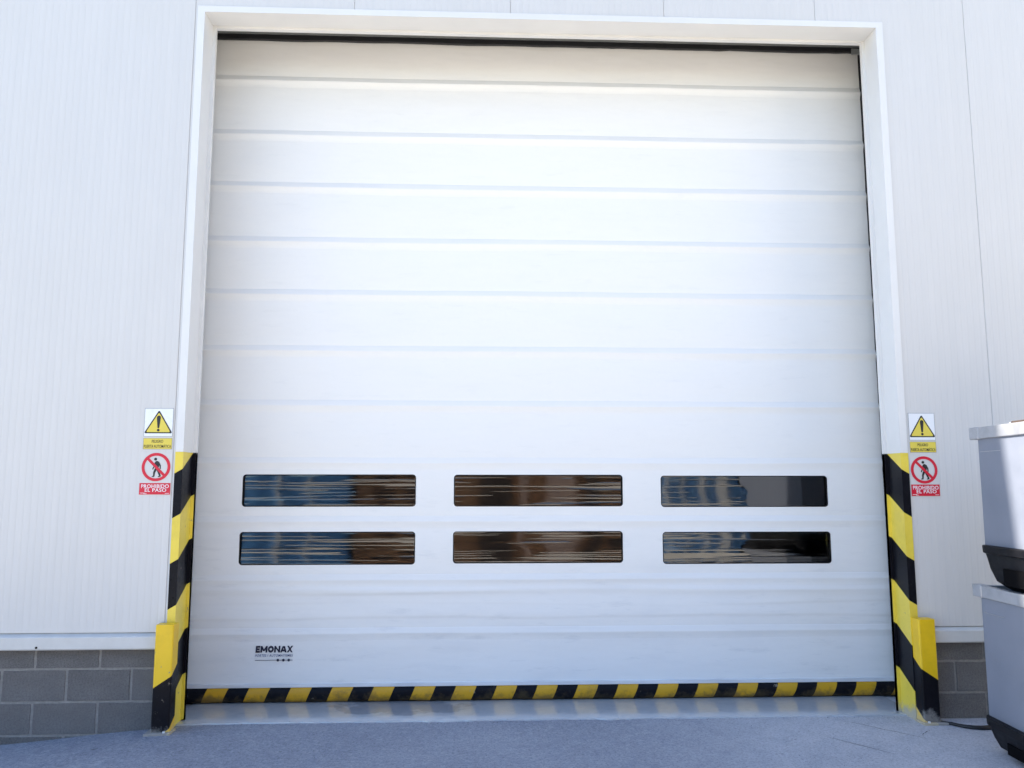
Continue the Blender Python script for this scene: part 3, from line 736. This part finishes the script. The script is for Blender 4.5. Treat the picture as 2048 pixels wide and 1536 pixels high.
lo.location = (2.620, -.575, 0); lo.rotation_euler = (0, 0, R(-4))
hi.location = (2.612, -.655, .842); hi.rotation_euler = (0, 0, R(-4))
# brown sheet lying on the upper bin
b = MB(); b.box(.05, .9, -1.1, -.235, 0, .015); cs = b.build('cardboard_sheet', M['cardboard'], None, bevel=.002)
cs.location = (2.612, -.655, 1.689); cs.rotation_euler = (0, 0, R(-4))
tag(cs, 'flat brown board lying on top of the upper grey bin', 'board')
b = MB(); b.box(.047, .9, -.2345, -.222, -.001, .011); o = b.build('pale_edge', M['white_edge'], None); o.location = cs.location; o.rotation_euler = cs.rotation_euler; attach(o, cs); 
o.matrix_basis = Matrix.Translation(cs.location) @ cs.rotation_euler.to_matrix().to_4x4()

# cable on the ground
for pts, lab in (([(2.60, -.06), (2.67, -.10), (2.72, -.17), (2.80, -.21), (2.90, -.20), (3.1, -.16), (3.4, -.1)], 0),):
    sm_ = []
    for i in range(len(pts)-1):
        for k_ in range(6):
            f = k_/6; p0 = pts[max(i-1, 0)]; p1 = pts[i]; p2 = pts[i+1]; p3 = pts[min(i+2, len(pts)-1)]
            sm_.append(tuple(.5*((2*p1[d])+(-p0[d]+p2[d])*f+(2*p0[d]-5*p1[d]+4*p2[d]-p3[d])*f*f+(-p0[d]+3*p1[d]-3*p2[d]+p3[d])*f**3) for d in (0, 1))+(.009,))
    b = MB(); b.tube(sm_, .0085, 8); b.tube([(x, y+.035+.01*math.sin(9*x), .008) for x, y, z in sm_[8:]], .007, 8)
    tag(b.build('cable', M['cable'], smooth=True), 'black cable lying on the concrete between right guard and bins', 'cable')

# ------------------------------------------------------------------ unseen yard objects, added to be mirrored in the door windows
M['brick'] = simple('brown_brick', (.36, .20, .11), .85, .25, 3, 0, .3)
M['pink'] = simple('pink_render', (.46, .33, .27), .85, .12, 3)
M['dark_door'] = simple('dark_door', (.05, .035, .03), .6, .2)
M['blue'] = simple('blue_paint', (.08, .25, .52), .45, .15, 4)
M['white_paint'] = simple('white_paint', (.72, .72, .70), .5, .06)
M['dark_wall'] = simple('dark_cladding', (.028, .026, .027), .6, .2, 3)
yb = -13.5
hb_ = empty('reflection_workshop', (.3, yb, 0), 'brown brick workshop behind the viewer, added for window reflections', 'building')
b = MB(); b.box(-2.95, 3.75, yb-7, yb, -.2, 4.2); b.build('wall', M['brick'], hb_)
b = MB(); b.box(-3.1, 3.9, yb-7.2, yb+.25, 4.21, 4.45); b.build('roof', M['dark_wall'], hb_)
for (xa, xb) in ((1.55, 2.25), (-1.2, -.95), (.95, 1.1)):
    b = MB(); b.box(xa, xb, yb+.01, yb+.12, -.1, 3.9); b.build('pilaster', M['pink'], hb_)
for (xa, xb, zt_) in ((.0, .75, 2.2), (2.5, 2.8, 3.2)):
    b = MB(); b.box(xa, xb, yb+.01, yb+.1, -.1, zt_); b.build('door', M['dark_door'], hb_)
for xw in (-2.5, -1.8, 3.0):
    b = MB(); b.box(xw, xw+.5, yb+.01, yb+.08, .9, 2.1); b.build('window', M['dark_door'], hb_)
def shipping(x0, x1, y1, h, label, bars=()):
    r_ = empty('reflection_container', ((x0+x1)/2, y1, 0), label, 'container', 'blue containers added for reflections')
    b = MB(); n_ = int((x1-x0)/.14); pts = []
    for i in range(n_+1):
        x = x0+(x1-x0)*i/n_; pts.append((x, y1-(.04 if i % 4 in (1, 2) else 0)))
    b.add([(x, y, .1) for x, y in pts]+[(x, y, h) for x, y in pts], [(i, i+1, n_+2+i, n_+1+i) for i in range(n_)])
    b.build('side_panel', M['blue'], r_)
    b = MB(); b.box(x0, x1, y1-2.4, y1-.06, .1, h); b.build('shell', M['blue'], r_)
    for (xx, ww) in bars:
        b = MB(); b.box(xx, xx+ww, y1+.002, y1+.07, 0, h+.05); b.build('post', M['white_paint'], r_)
    for zz in (.0, h+.01):
        b = MB(); b.box(x0-.05, x1+.05, y1-2.42, y1+.001, zz, zz+.1); b.build('rail', M['blue'], r_)
shipping(-8.4, -3.05, -13.0, 2.6, 'blue corrugated container left of the workshop, added for window reflections', ((-4.6, .08), (-3.9, .05)))
shipping(3.98, 6.2, -13.2, 2.6, 'blue container with white posts right of the workshop, added for window reflections', ((4.35, .08), (4.75, .05), (5.2, .1), (5.6, .22)))
sh = empty('reflection_shed', (9.5, -13, 0), 'dark metal shed at the far right, added for window reflections', 'building')
b = MB(); b.box(6.35, 13, -20, -12.8, -.2, 5.0); b.build('wall', M['dark_wall'], sh)
b = MB(); b.box(6.2, 13.2, -20.2, -12.6, 5.01, 5.3); b.build('roof', M['dark_wall'], sh)
b = MB(); b.box(6.9, 7.9, -12.798, -12.72, -.1, 2.4); b.build('door', M['dark_door'], sh)
# hairline cracks in the apron
M['crack'] = simple('crack_dirt', (.03, .03, .035), .9, .2)
for ci, (p0, p1) in enumerate((((2.05, .06), (2.42, -.38)), ((2.50, -.20), (2.40, -.29)), ((1.85, -.28), (2.10, -.62)))):
    b = MB(); k_ = 14
    for i in range(k_+1):
        f = i/k_; x = p0[0]+(p1[0]-p0[0])*f+.012*n3(f*5, ci, 1); y = p0[1]+(p1[1]-p0[1])*f+.012*n3(f*5, ci, 9); w_ = .0022*(1-abs(2*f-1)**3)+.0003
        b.v += [(x-w_, y, .0018), (x+w_, y, .0018)]
    for i in range(k_): b.f.append((2*i, 2*i+1, 2*i+3, 2*i+2))
    tag(b.build('crack', M['crack']), kind='structure', label='hairline crack in the concrete apron')

# grit on the apron
b = MB(); rg = random.Random(3)
for i in range(420):
    x = rg.uniform(-2.8, 2.9); y = rg.choice((rg.uniform(-.85, .05), rg.gauss(.07, .03), rg.gauss(-.02, .05) if x < -1.9 else rg.uniform(-.85, 0)))
    if y > .4 or (-1.95 < x < -1.72 or x > 2.45) and y > -.12: continue
    r = rg.uniform(.0012, .0035); z = gz(x, y)+(.0065 if y > .1 and -1.84 < x < 2.58 else 0)
    a = rg.uniform(0, 6.3); P = [(x+r*math.cos(a+q*2.09)*rg.uniform(.7, 1.2), y+r*math.sin(a+q*2.09)*rg.uniform(.7, 1.2), z) for q in range(3)]
    b.add(P+[(x, y, z+r*rg.uniform(.7, 1.3))], [(0, 1, 3), (1, 2, 3), (2, 0, 3)])
tag(b.build('grit', simple('grit_stone', (.10, .10, .11), .9, .4, 40)), kind='stuff', label='fine dark grit scattered over the concrete apron')
